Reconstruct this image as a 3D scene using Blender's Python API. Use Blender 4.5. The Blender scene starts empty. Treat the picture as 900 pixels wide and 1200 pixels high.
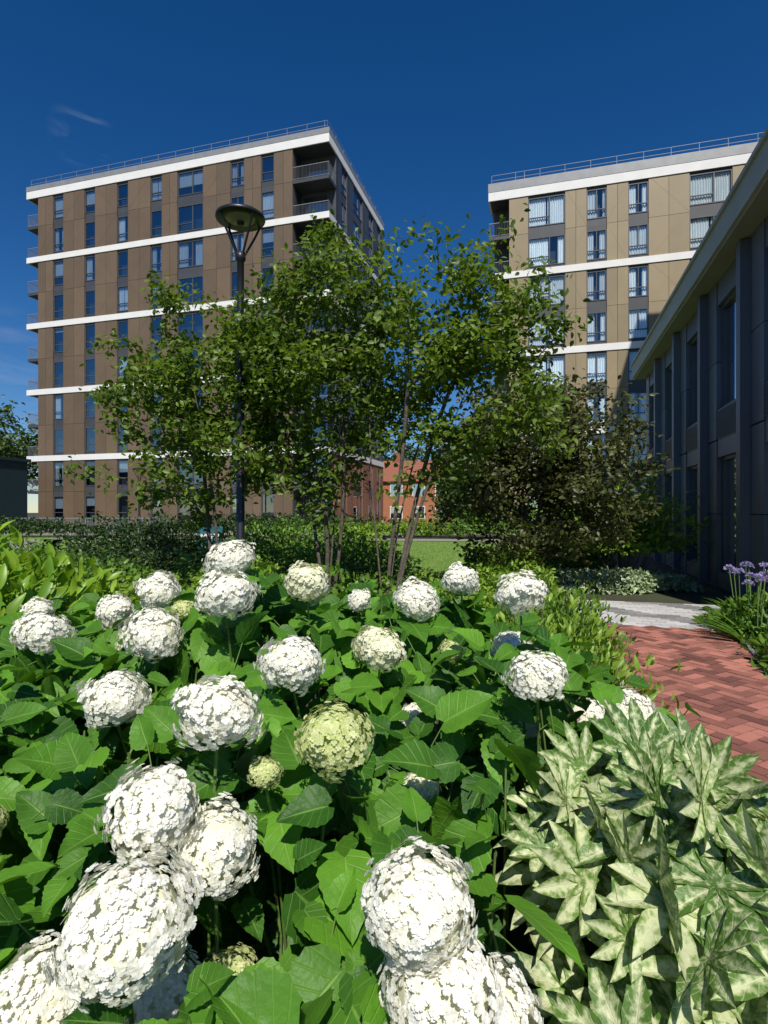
import bpy, math, random
import numpy as np
from mathutils import Vector, Matrix, noise
rng = np.random.default_rng(7); random.seed(7)
scene = bpy.context.scene
ROT = -math.atan2(0.2757, 0.961)          # street grid is turned 16 degrees
CA, SA = 0.9612, 0.2757
def G(x, y):                                # street-grid metres -> world metres
    return (x*CA + y*SA, -x*SA + y*CA)

# ------------------------------------------------------------------ materials
def new_mat(name):
    m = bpy.data.materials.new(name); m.use_nodes = True
    nt = m.node_tree; nt.nodes.clear()
    return m, nt, nt.nodes, nt.links
def rgba(c): return (c[0], c[1], c[2], 1)
def pmat(name, c1, c2=None, scale=4.0, rough=.6, metal=0., bump=0., bscale=30., rv=0., spec=.5, detail=4, stretch=None):
    m, nt, N, L = new_mat(name)
    out = N.new('ShaderNodeOutputMaterial'); p = N.new('ShaderNodeBsdfPrincipled')
    L.new(p.outputs[0], out.inputs[0])
    tc = N.new('ShaderNodeTexCoord'); vec = tc.outputs['Object']
    if stretch:
        mp = N.new('ShaderNodeMapping'); mp.inputs['Scale'].default_value = stretch
        L.new(vec, mp.inputs[0]); vec = mp.outputs[0]
    n = N.new('ShaderNodeTexNoise'); n.inputs['Scale'].default_value = scale; n.inputs['Detail'].default_value = detail
    L.new(vec, n.inputs['Vector'])
    if c2 is None: c2 = tuple(x*.82 for x in c1)
    r = N.new('ShaderNodeMapRange'); r.inputs[1].default_value = .3; r.inputs[2].default_value = .7
    L.new(n.outputs[0], r.inputs[0])
    mx = N.new('ShaderNodeMix'); mx.data_type = 'RGBA'
    mx.inputs[6].default_value = rgba(c1); mx.inputs[7].default_value = rgba(c2)
    L.new(r.outputs[0], mx.inputs[0]); col = mx.outputs[2]
    if rv > 0:
        a = N.new('ShaderNodeAttribute'); a.attribute_name = 'rnd'
        mr = N.new('ShaderNodeMapRange'); mr.inputs[3].default_value = 1-rv; mr.inputs[4].default_value = 1+rv
        L.new(a.outputs['Fac'], mr.inputs[0])
        ml = N.new('ShaderNodeVectorMath'); ml.operation = 'SCALE'
        L.new(col, ml.inputs[0]); L.new(mr.outputs[0], ml.inputs['Scale']); col = ml.outputs[0]
    L.new(col, p.inputs['Base Color'])
    p.inputs['Roughness'].default_value = rough; p.inputs['Metallic'].default_value = metal
    p.inputs['Specular IOR Level'].default_value = spec
    if bump > 0:
        n2 = N.new('ShaderNodeTexNoise'); n2.inputs['Scale'].default_value = bscale; n2.inputs['Detail'].default_value = 5
        L.new(vec, n2.inputs['Vector'])
        b = N.new('ShaderNodeBump'); b.inputs['Strength'].default_value = bump; b.inputs['Distance'].default_value = .02
        L.new(n2.outputs[0], b.inputs['Height']); L.new(b.outputs[0], p.inputs['Normal'])
    return m
def math_node(N, L, op, a, b=None):
    n = N.new('ShaderNodeMath'); n.operation = op
    for i, v in enumerate((a, b)):
        if v is None: continue
        if isinstance(v, (int, float)): n.inputs[i].default_value = v
        else: L.new(v, n.inputs[i])
    return n.outputs[0]
def leafmat(name, c1, c2, veincol=None, nveins=8, vein=.5, trans=.3, rough=.42, vari=None, spec=.4, tint=(1.5, 1.5, .6)):
    """two-sided leaf: colour per leaf, veins along the leaf's own UV, light passes through"""
    m, nt, N, L = new_mat(name)
    out = N.new('ShaderNodeOutputMaterial'); p = N.new('ShaderNodeBsdfPrincipled')
    a = N.new('ShaderNodeAttribute'); a.attribute_name = 'rnd'
    mx = N.new('ShaderNodeMix'); mx.data_type = 'RGBA'
    mx.inputs[6].default_value = rgba(c1); mx.inputs[7].default_value = rgba(c2)
    L.new(a.outputs['Fac'], mx.inputs[0]); col = mx.outputs[2]
    tc = N.new('ShaderNodeTexCoord')
    if veincol is not None:
        sp = N.new('ShaderNodeSeparateXYZ'); L.new(tc.outputs['UV'], sp.inputs[0])
        v = math_node(N, L, 'ABSOLUTE', math_node(N, L, 'SUBTRACT', math_node(N, L, 'MULTIPLY', sp.outputs[1], 2.0), 1.0))
        u = sp.outputs[0]
        v2 = math_node(N, L, 'POWER', v, .8)
        ph = math_node(N, L, 'MULTIPLY', math_node(N, L, 'SUBTRACT', u, math_node(N, L, 'MULTIPLY', v2, .24)), float(nveins))
        fr = math_node(N, L, 'ABSOLUTE', math_node(N, L, 'SUBTRACT', math_node(N, L, 'FRACT', ph), .5))
        sv = N.new('ShaderNodeMapRange'); sv.inputs[1].default_value = .0; sv.inputs[2].default_value = .09
        sv.inputs[3].default_value = .6; sv.inputs[4].default_value = 0; L.new(fr, sv.inputs[0])
        mv = N.new('ShaderNodeMapRange'); mv.inputs[1].default_value = .02; mv.inputs[2].default_value = .075
        mv.inputs[3].default_value = 1; mv.inputs[4].default_value = 0; L.new(v, mv.inputs[0])
        ve = math_node(N, L, 'MAXIMUM', sv.outputs[0], mv.outputs[0])
        if vari is not None:
            n = N.new('ShaderNodeTexNoise'); n.inputs['Scale'].default_value = 60; n.inputs['Detail'].default_value = 6
            L.new(tc.outputs['Object'], n.inputs['Vector'])
            f = math_node(N, L, 'ADD', n.outputs[0], math_node(N, L, 'MULTIPLY', v, -.30))
            f = math_node(N, L, 'ADD', f, math_node(N, L, 'MULTIPLY', a.outputs['Fac'], .22))
            r = N.new('ShaderNodeMapRange'); r.inputs[1].default_value = .34; r.inputs[2].default_value = .60
            L.new(f, r.inputs[0])
            mx3 = N.new('ShaderNodeMix'); mx3.data_type = 'RGBA'; L.new(r.outputs[0], mx3.inputs[0])
            L.new(col, mx3.inputs[6]); mx3.inputs[7].default_value = rgba(vari); col = mx3.outputs[2]
        mx2 = N.new('ShaderNodeMix'); mx2.data_type = 'RGBA'
        L.new(math_node(N, L, 'MULTIPLY', ve, vein), mx2.inputs[0])
        L.new(col, mx2.inputs[6]); mx2.inputs[7].default_value = rgba(veincol); col = mx2.outputs[2]
        b = N.new('ShaderNodeBump'); b.inputs['Strength'].default_value = .45; b.inputs['Distance'].default_value = .005
        b.invert = True
        n5 = N.new('ShaderNodeTexNoise'); n5.inputs['Scale'].default_value = 70; L.new(tc.outputs['Object'], n5.inputs['Vector'])
        L.new(math_node(N, L, 'ADD', ve, n5.outputs[0]), b.inputs['Height']); L.new(b.outputs[0], p.inputs['Normal'])
    n = N.new('ShaderNodeTexNoise'); n.inputs['Scale'].default_value = 9; n.inputs['Detail'].default_value = 3
    L.new(tc.outputs['Object'], n.inputs['Vector'])
    mr = N.new('ShaderNodeMapRange'); mr.inputs[1].default_value = .3; mr.inputs[2].default_value = .7
    mr.inputs[3].default_value = .82; mr.inputs[4].default_value = 1.18; L.new(n.outputs[0], mr.inputs[0])
    ml = N.new('ShaderNodeVectorMath'); ml.operation = 'SCALE'; L.new(col, ml.inputs[0]); L.new(mr.outputs[0], ml.inputs['Scale'])
    col = ml.outputs[0]
    L.new(col, p.inputs['Base Color']); p.inputs['Roughness'].default_value = rough
    p.inputs['Specular IOR Level'].default_value = spec
    t = N.new('ShaderNodeBsdfTranslucent')
    tm = N.new('ShaderNodeVectorMath'); tm.operation = 'MULTIPLY'; L.new(col, tm.inputs[0]); tm.inputs[1].default_value = tint
    L.new(tm.outputs[0], t.inputs[0])
    ms = N.new('ShaderNodeMixShader'); ms.inputs[0].default_value = trans
    L.new(p.outputs[0], ms.inputs[1]); L.new(t.outputs[0], ms.inputs[2]); L.new(ms.outputs[0], out.inputs[0])
    return m
def glassmat(name, tint=(.8, .88, 1), refl=.3, rough=.01):
    """thin pane: same reflectance from both sides, the rest passes through"""
    m, nt, N, L = new_mat(name)
    out = N.new('ShaderNodeOutputMaterial')
    g = N.new('ShaderNodeBsdfGlossy'); g.inputs['Roughness'].default_value = rough; g.inputs['Color'].default_value = (.95, .97, 1, 1)
    t = N.new('ShaderNodeBsdfTransparent'); t.inputs[0].default_value = rgba(tint)
    lw = N.new('ShaderNodeLayerWeight'); lw.inputs[0].default_value = .5
    fz = math_node(N, L, 'MULTIPLY', math_node(N, L, 'POWER', lw.outputs['Facing'], 4.0), .8)
    ad = math_node(N, L, 'MINIMUM', math_node(N, L, 'ADD', fz, refl+.04), .9)
    ms = N.new('ShaderNodeMixShader'); L.new(ad, ms.inputs[0]); L.new(t.outputs[0], ms.inputs[1]); L.new(g.outputs[0], ms.inputs[2])
    L.new(ms.outputs[0], out.inputs[0]); return m

M = {}
M['clad_l'] = pmat('bronze_cladding', (.155, .108, .066), (.135, .093, .057), .6, .5, .0, rv=.12)
M['clad_r'] = pmat('champagne_cladding', (.29, .225, .128), (.25, .193, .11), .6, .5, .0, rv=.10)
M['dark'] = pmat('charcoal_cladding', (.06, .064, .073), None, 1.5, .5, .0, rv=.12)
M['base'] = pmat('brick_podium', (.26, .12, .075), (.21, .095, .06), 3, .8, rv=.1)
M['mid'] = pmat('grey_metal', (.28, .29, .30), None, 1.5, .5, .1, rv=.05)
M['white'] = pmat('white_render_band', (.80, .79, .76), (.74, .73, .71), 1.2, .7)
M['frame'] = pmat('window_frame_metal', (.09, .092, .098), None, 3, .4, .1)
M['room'] = pmat('room_interior', (.05, .052, .056), None, 1, .9, rv=.5)
M['curt'] = pmat('curtain_fabric', (.80, .84, .82), (.60, .66, .68), 2.5, .9, rv=.22, stretch=(6, 6, .3))
M['glass'] = glassmat('window_glass', (.55, .62, .7), refl=.22)
M['glassr'] = glassmat('clear_window_glass', (.9, .95, .99), refl=.12)
M['glass2'] = glassmat('dark_window_glass', (.35, .4, .45), refl=.45)
M['slate'] = pmat('slate_metal_cladding', (.14, .152, .175), (.12, .132, .152), .8, .42, .2, rv=.18)
M['fascia'] = pmat('roof_fascia', (.44, .43, .40), None, 1, .55)
M['soffit'] = pmat('soffit_board', (.34, .31, .26), None, 1, .7)
M['bark'] = pmat('bark', (.15, .12, .09), (.07, .055, .042), 14, .9, bump=.6, bscale=40)
M['stem'] = pmat('green_stem', (.14, .24, .05), (.10, .16, .04), 10, .6)
M['brick'] = pmat('clay_paver', (.35, .135, .098), (.28, .108, .08), 9, .85, bump=.25, bscale=90, rv=.55)
M['sand'] = pmat('joint_sand', (.06, .042, .034), None, 30, .95)
M['sett'] = pmat('granite_sett', (.44, .425, .41), (.36, .35, .34), 30, .8, bump=.2, bscale=80, rv=.5)
M['metalblk'] = pmat('black_painted_steel', (.018, .019, .022), None, 4, .38, .1)
M['lens'] = pmat('lamp_diffuser', (.34, .33, .30), None, 5, .35)

# ------------------------------------------------------------------ mesh helpers
def link(o, parent=None):
    scene.collection.objects.link(o)
    if parent is not None: o.parent = parent
    return o
def empty(name, loc=(0, 0, 0), rz=0.):
    e = bpy.data.objects.new(name, None); e.location = loc; e.rotation_euler = (0, 0, rz); e.empty_display_size = .3
    return link(e)
def np_mesh(name, V, loops, starts, mat, rnd=None, uv=None, smooth=False, parent=None, loc=None, rz=0.):
    me = bpy.data.meshes.new(name)
    me.vertices.add(len(V)); me.vertices.foreach_set('co', np.asarray(V, dtype=np.float32).ravel())
    me.loops.add(len(loops)); me.loops.foreach_set('vertex_index', np.asarray(loops, dtype=np.int32))
    me.polygons.add(len(starts)); me.polygons.foreach_set('loop_start', np.asarray(starts, dtype=np.int32))
    me.update(calc_edges=True)
    if uv is not None:
        l = me.uv_layers.new(name='UVMap'); l.data.foreach_set('uv', np.asarray(uv, dtype=np.float32).ravel())
    if rnd is not None:
        at = me.attributes.new('rnd', 'FLOAT', 'FACE'); at.data.foreach_set('value', np.asarray(rnd, dtype=np.float32))
    me.polygons.foreach_set('use_smooth', np.full(len(starts), bool(smooth)))
    me.materials.append(mat)
    me.validate()
    o = bpy.data.objects.new(name, me)
    if loc is not None: o.location = loc
    o.rotation_euler = (0, 0, rz)
    return link(o, parent)
class MB:
    def __init__(s): s.v = []; s.l = []; s.st = []; s.r = []
    def face(s, idx, r): s.st.append(len(s.l)); s.l.extend(idx); s.r.append(r)
    def quadv(s, pts, r=None):
        n = len(s.v); s.v.extend(pts); s.face(list(range(n, n+len(pts))), random.random() if r is None else r)
    def box(s, x0, x1, y0, y1, z0, z1, r=None, rot=0., piv=None):
        if r is None: r = random.random()
        n = len(s.v)
        pts = [(x0,y0,z0),(x1,y0,z0),(x1,y1,z0),(x0,y1,z0),(x0,y0,z1),(x1,y0,z1),(x1,y1,z1),(x0,y1,z1)]
        if rot:
            cx, cy = piv if piv else ((x0+x1)/2, (y0+y1)/2); c, q = math.cos(rot), math.sin(rot)
            pts = [(cx+(x-cx)*c-(y-cy)*q, cy+(x-cx)*q+(y-cy)*c, z) for x, y, z in pts]
        s.v.extend(pts)
        for f in ((0,3,2,1),(4,5,6,7),(0,1,5,4),(1,2,6,5),(2,3,7,6),(3,0,4,7)): s.face([n+i for i in f], r)
    def tube(s, p0, p1, r0, r1, k=6, r=None, cap=False):
        p0 = Vector(p0); p1 = Vector(p1); d = p1-p0
        if d.length < 1e-6: return
        d.normalize(); a = d.orthogonal().normalized(); b = d.cross(a); n = len(s.v)
        for (p, q) in ((p0, r0), (p1, r1)):
            for i in range(k):
                t = 2*math.pi*i/k; s.v.append(tuple(p+(a*math.cos(t)+b*math.sin(t))*q))
        rr = random.random() if r is None else r
        for i in range(k):
            j = (i+1) % k; s.face([n+i, n+j, n+k+j, n+k+i], rr)
        if cap:
            s.face([n+i for i in range(k)][::-1], rr); s.face([n+k+i for i in range(k)], rr)
    def ring(s, prof, k=32, center=(0, 0, 0)):
        """lathe profile [(r,z)...] about z"""
        n = len(s.v); m = len(prof)
        for i in range(k):
            t = 2*math.pi*i/k
            for (r, z) in prof: s.v.append((center[0]+r*math.cos(t), center[1]+r*math.sin(t), center[2]+z))
        for i in range(k):
            j = (i+1) % k
            for q in range(m-1): s.face([n+i*m+q, n+j*m+q, n+j*m+q+1, n+i*m+q+1], .5)
    def build(s, name, mat, parent=None, smooth=False, loc=None, rz=0.):
        if not s.v: return None
        return np_mesh(name, s.v, s.l, s.st, mat, s.r, None, smooth, parent, loc, rz)

# ------------------------------------------------------------------ leaf templates
class Tmpl:
    def __init__(s, V, F, UV):
        s.V = np.array(V, dtype=float); s.l = np.array([i for f in F for i in f]); s.tot = np.array([len(f) for f in F])
        s.uv = np.array(UV, dtype=float)[s.l]; s.st = np.concatenate([[0], np.cumsum(s.tot)[:-1]])
def grid_leaf(nu, nv, wf, fold=.25, droop=.25, wave=0., serr=0., x0=0., quilt=0.):
    V = []; UV = []; F = []
    for i in range(nu+1):
        u = i/nu
        for j in range(-nv, nv+1):
            v = j/nv; w = wf(u)
            if abs(j) == nv and serr: w *= 1+serr*(1 if i % 2 else -1)
            y = v*w
            # heart-shaped base: side lobes reach back past the stalk
            back = -.10*abs(v)**1.5*max(0, 1-u*3.5) if quilt else 0
            V.append((x0+u+back, y, fold*abs(y)-droop*u*u+wave*math.sin(u*8+(2 if j > 0 else 0))*abs(v)))
            UV.append((u, .5+.5*v))
    c = 2*nv+1
    for i in range(nu):
        for j in range(2*nv): F.append((i*c+j, (i+1)*c+j, (i+1)*c+j+1, i*c+j+1))
    return Tmpl(V, F, UV)
def ovate(u):
    if u <= 0: return .10
    if u >= 1: return .004
    return max(.004, .43*math.sin(math.pi*u**.56)**.78*(1-.15*u))
T_hyd = grid_leaf(16, 3, ovate, .16, .30, .03, .04, quilt=1)
T_hyd2 = grid_leaf(16, 3, ovate, .34, .10, .035, .04, quilt=1)
T_lance = grid_leaf(5, 1, lambda u: .17*math.sin(math.pi*(.04+.94*u))**.8, .4, .3)
T_small = grid_leaf(3, 1, lambda u: .30*math.sin(math.pi*(.05+.92*u)), .35, .2)
T_strap = grid_leaf(7, 1, lambda u: .028*(1-u**2.5)+.002, .3, .6)
T_blade = Tmpl([(0, -.04, 0), (0, .04, 0), (1, 0, -.1)], [(0, 1, 2)], [(0, 0), (0, 1), (1, .5)])
def palmate(nl=7, spread=2.0, fold=.4, arch=.34, wmax=.135):
    V = []; F = []; UV = []
    for a in range(nl):
        ang = -spread+2*spread*a/(nl-1); ln = 1.0-.30*(abs(ang)/spread)**1.5
        wf = lambda u: (.07*(1-u)+wmax*max(0, math.sin(math.pi*min(1, (.03+.97*u))**1.4))**.9) if u < 1 else .004
        nu = 10; nv = 2; n = len(V)
        for i in range(nu+1):
            u = i/nu
            for j in range(-nv, nv+1):
                w = wf(u); x = u*ln; y = j/nv*w*(1.08 if i % 2 and abs(j) == nv else 1)
                z = fold*abs(y)*(.4+u)-arch*(u*ln)**2+.10*u+.0015*a
                V.append((x*math.cos(ang)-y*math.sin(ang), x*math.sin(ang)+y*math.cos(ang), z)); UV.append((u, .5+.5*j/nv))
        c = 2*nv+1
        for i in range(nu):
            for j in range(2*nv): F.append((n+i*c+j, n+(i+1)*c+j, n+(i+1)*c+j+1, n+i*c+j+1))
    return Tmpl(V, F, UV)
T_palm = palmate(8, 2.35, .55, .22, .100)
T_palm2 = palmate(7, 1.5, .65, .0, .095)
def norm(a): return a/np.maximum(1e-9, np.linalg.norm(a, axis=-1, keepdims=True))
def scatter(name, T, P, t, nrm, S, mat, rnd=None, parent=None, smooth=True, wid=None):
    P = np.asarray(P); n = len(P)
    if n == 0: return None
    t = norm(np.asarray(t)); b = norm(np.cross(nrm, t)); c = np.cross(t, b); S = np.asarray(S).reshape(-1, 1, 1)
    w = np.ones(n) if wid is None else wid
    V = T.V[None, :, :]
    W = P[:, None, :]+S*(V[..., 0:1]*t[:, None, :]+V[..., 1:2]*w[:, None, None]*b[:, None, :]+V[..., 2:3]*c[:, None, :])
    nv = len(T.V); off = np.arange(n)*nv
    loops = (T.l[None, :]+off[:, None]).ravel(); starts = (T.st[None, :]+(np.arange(n)*len(T.l))[:, None]).ravel()
    if rnd is None: rnd = rng.random(n)
    return np_mesh(name, W.reshape(-1, 3), loops, starts, mat, np.repeat(rnd, len(T.st)), np.tile(T.uv, (n, 1)), smooth, parent)
def rdir(n):
    return norm(rng.normal(size=(n, 3)))

# ------------------------------------------------------------------ towers
def make_tower(name, loc, W, Dp, floors, top, wins, wins_side, corner_r, corner_l, clad, curtain_p, glass, band_every):
    e = empty(name, loc, ROT)
    B = {k: MB() for k in ('clad', 'dark', 'mid', 'white', 'frame', 'room', 'curt', 'glass', 'rail', 'shade', 'base')}
    nf = len(floors)-1
    def fx(side):
        def bx(key, a0, a1, b0, b1, z0, z1, r=None):
            if side == 'F': B[key].box(a0, a1, -b1, -b0, z0, z1, r)
            else: B[key].box(W+b0, W+b1, a0, a1, z0, z1, r)
        return bx
    def facade(side, A0, A1, ws, shade):
        bx = fx(side); spans = []; cur = A0
        for (a, b) in ws: spans.append((cur, a)); cur = b
        spans.append((cur, A1))
        for i in range(nf):
            z0, z1 = floors[i], floors[i+1]
            for (a, b) in spans:
                if b-a < .05: continue
                k = 2 if b-a > 1.5 else 1
                for q in range(k):
                    p0 = a+(b-a)*q/k; p1 = a+(b-a)*(q+1)/k
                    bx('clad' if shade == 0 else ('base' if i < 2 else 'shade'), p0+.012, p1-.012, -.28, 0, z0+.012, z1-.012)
            for (a, b) in ws:
                zb, zt = z0+.50, z1-.40
                bx('dark', a, b, -.30, -.10, z0-.01, zb); bx('dark', a, b, -.30, -.10, zt, z1+.01-.02)
                fw = .07
                bx('frame', a, a+fw, -.2, -.06, zb, zt); bx('frame', b-fw, b, -.2, -.06, zb, zt)
                bx('frame', a+fw, b-fw, -.2, -.06, zb, zb+fw); bx('frame', a+fw, b-fw, -.2, -.06, zt-fw, zt)
                m = b-fw
                if b-a > 2: m = a+(b-a)*.58; bx('frame', m-.04, m+.04, -.19, -.07, zb+fw, zt-fw); m -= .04
                elif b-a > 1.3: bx('frame', a+(b-a)*.5-.03, a+(b-a)*.5+.03, -.19, -.07, zb+.74, zt-fw)
                bx('frame', a+fw, m, -.185, -.075, zb+.68, zb+.74)
                # each pane sits very slightly out of true, as real glazing does
                d0, d1 = random.uniform(-.006, .006), random.uniform(-.006, .006)
                if side == 'F': B['glass'].quadv([(a+.03, .13+d0, zb+.03), (b-.03, .13-d0, zb+.03), (b-.03, .13+d1, zt-.03), (a+.03, .13+d1+2*d0, zt-.03)])
                else: B['glass'].quadv([(W-.13+d0, a+.03, zb+.03), (W-.13-d0, b-.03, zb+.03), (W-.13+d1, b-.03, zt-.03), (W-.13+d1+2*d0, a+.03, zt-.03)])
                q = random.random()
                if q < curtain_p:
                    r = random.random(); w = b-a
                    lay = random.choice([(0, .47, .53, 1), (0, .36, .64, 1), (0, 1, 1, 1), (0, .55, .8, 1), (0, .40, .7, 1), (0, .48, .52, 1)])
                    for (c0, c1) in ((lay[0], lay[1]), (lay[2], lay[3])):
                        if c1-c0 < .02: continue
                        x = a+w*c0
                        while x < a+w*c1-.01:
                            x2 = min(a+w*c1, x+random.uniform(.13, .21)); xm = (x+x2)/2
                            for (u0, d0, u1, d1) in ((x, -.30, xm, -.22), (xm, -.22, x2, -.30)):
                                if side == 'F': B['curt'].quadv([(u0, -d0, zb), (u1, -d1, zb), (u1, -d1, zt), (u0, -d0, zt)], r)
                                else: B['curt'].quadv([(W+d0, u0, zb), (W+d1, u1, zb), (W+d1, u1, zt), (W+d0, u0, zt)], r)
                            x = x2
                elif q < curtain_p+.25:
                    h = random.uniform(.3, 1.4)
                    bx('curt', a+.08, b-.08, -.24, -.22, zt-h, zt-.05, .1)
        if side == 'F':
            for (a, b) in spans:
                if b-a < 1.5: continue
                for i in range(0, nf, 1):
                    z0, z1 = floors[i], floors[i+1]; up = (i+int(a*3)) % 2
                    za, zb2 = (z0+.1, z1-.1) if up else (z1-.1, z0+.1)
                    B['clad'].quadv([(a+.05, -.006, za), (b-.05, -.006, zb2), (b-.05, -.006, zb2+.05), (a+.05, -.006, za+.05)], -1.0)
    cr = corner_r; cl = corner_l; dep = 1.7
    facade('F', cl, W-cr, wins, 0)
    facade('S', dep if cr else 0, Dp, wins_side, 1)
    B['room'].box(cl+.02, W-max(cr, .75), .75, Dp-.3, 0, top-.3)
    if cr: B['room'].box(W-cr, W-.75, dep+.3, Dp-.3, 0, top-.31)
    B['dark'].box(.3, cl+.02, dep, Dp-.3, 0, top-.32)
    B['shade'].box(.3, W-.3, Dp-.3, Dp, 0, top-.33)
    def balcony(x0, x1, y0, y1, openleft, openright):
        for i, z in enumerate(floors):
            if i == 0: continue
            B['dark'].box(x0, x1, y0+.04, y1, z-.16, z+.10)
            if i == nf: continue
            zr = z+.10
            for (p, q) in (((x0, y0+.07), (x1, y0+.07)),)+((((x1-.06, y0+.07), (x1-.06, y1)),) if openright else ())+((((x0+.06, y0+.07), (x0+.06, y1)),) if openleft else ()):
                B['rail'].tube((p[0], p[1], zr+1.1), (q[0], q[1], zr+1.1), .028, .028, 4)
                B['rail'].tube((p[0], p[1], zr+.1), (q[0], q[1], zr+.1), .02, .02, 4)
                ln = math.hypot(q[0]-p[0], q[1]-p[1]); k = int(ln/.12)
                for s in range(k+1):
                    f = s/k; xx = p[0]+(q[0]-p[0])*f; yy = p[1]+(q[1]-p[1])*f
                    B['rail'].tube((xx, yy, zr), (xx, yy, zr+1.1), .011, .011, 3)
    if cr:
        balcony(W-cr, W, 0, dep+.3, False, True)
        B['shade'].box(W-cr-.02, W, dep+.05, dep+.3, 0, top-.3)
        for i in range(nf):
            B['glass'].box(W-cr+.3, W-.8, dep+.02, dep+.04, floors[i]+.2, floors[i+1]-.5)
            B['frame'].box(W-cr+.22, W-.72, dep+.03, dep+.05, floors[i]+.15, floors[i+1]-.42)
        B['dark'].box(W-cr-.14, W-cr, .28, dep+.05, 0, top-.3)
    if cl: balcony(0, cl, 0, dep+.3, True, False); B['dark'].box(cl, cl+.14, .29, dep, 0, top-.3)
    for i, z in enumerate(floors):
        if i == 0 or (nf-i) % band_every: continue
        h0, h1 = (-.25, .27) if i < nf else (-.2, .5)
        B['white'].box(-.03, W+.07, -.07, 0.03, z+h0, z+h1); B['white'].box(W-.03, W+.072, .03, Dp, z+h0, z+h1)
        B['white'].box(-.032, .1, .03, dep+.3, z+h0, z+h1)
    zt = floors[-1]+.5
    B['mid'].box(-.05, W+.09, -.09, Dp+.05, zt, top)
    for (p, q) in (((.2, .25), (W-.2, .25)), ((W-.2, .25), (W-.2, Dp-.3))):
        for zz in (.4, .8): B['rail'].tube((p[0], p[1], top+zz), (q[0], q[1], top+zz), .018, .018, 4, 1)
        ln = math.hypot(q[0]-p[0], q[1]-p[1]); k = int(ln/1.8)
        for s in range(k+1):
            f = s/k; B['rail'].tube((p[0]+(q[0]-p[0])*f, p[1]+(q[1]-p[1])*f, top), (p[0]+(q[0]-p[0])*f, p[1]+(q[1]-p[1])*f, top+.8), .018, .018, 4)
    B['rail'].tube((W*.1, 3, top), (W*.1, 3, top+2.4), .04, .02, 4); B['rail'].tube((W*.95, 3, top), (W*.95, 3, top+2.8), .04, .02, 4)
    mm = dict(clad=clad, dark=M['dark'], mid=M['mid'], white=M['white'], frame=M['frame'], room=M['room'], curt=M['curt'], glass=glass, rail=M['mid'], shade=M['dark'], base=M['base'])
    nm = dict(clad='cladding_panels', dark='spandrels', mid='parapet', white='floor_bands', frame='window_frames', room='interior', curt='curtains', glass='windows', rail='railings', shade='side_cladding', base='podium_panels')
    for k in B: B[k].build(nm[k], mm[k], e)
    return e

fl = [.34+3.18*i for i in range(10)]+[31.9]
x, y = G(-48.1, 42.96)
wl = sorted([(31.1-b, 31.1-a) for a, b in ((4.9, 6.1), (7.7, 9.0), (11.7, 14.3), (15.9, 17.1), (19.5, 20.7), (23.15, 24.35), (26.8, 28.0))])
make_tower('apartment_tower', (x, y, 0), 31.1, 16, fl, 32.85, wl, [(3.0, 4.4), (6.2, 8.8), (10.8, 12.2), (13.6, 14.8)], 3.2, 1.3, M['clad_l'], .22, M['glass'], 2)
x, y = G(-4.48, 46.56)
fr = [1.56+3.18*i for i in range(9)]; fr[0] = .2; 
make_tower('apartment_tower', (x, y, 0), 27, 16, fr, 28.2, [(3.1, 5.9), (7.5, 8.95), (10.5, 11.9), (14.7, 17.5), (19.6, 21), (23, 24.4)], [(3, 4.4), (7, 9)], 0, 1.6, M['clad_r'], .97, M['glassr'], 2)
# unseen block added out of frame, sized so its shadow reaches the second tower
x, y = G(11.4, 24.0)
ft = [.3+3.18*i for i in range(11)]
make_tower('apartment_tower', (x, y, 0), 18, 9, ft, 33.6, [(2, 3.4), (6, 8.5), (11, 12.4), (14.5, 15.9)], [(3, 4.4)], 0, 1.3, M['clad_r'], .5, M['glassr'], 2)

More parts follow.
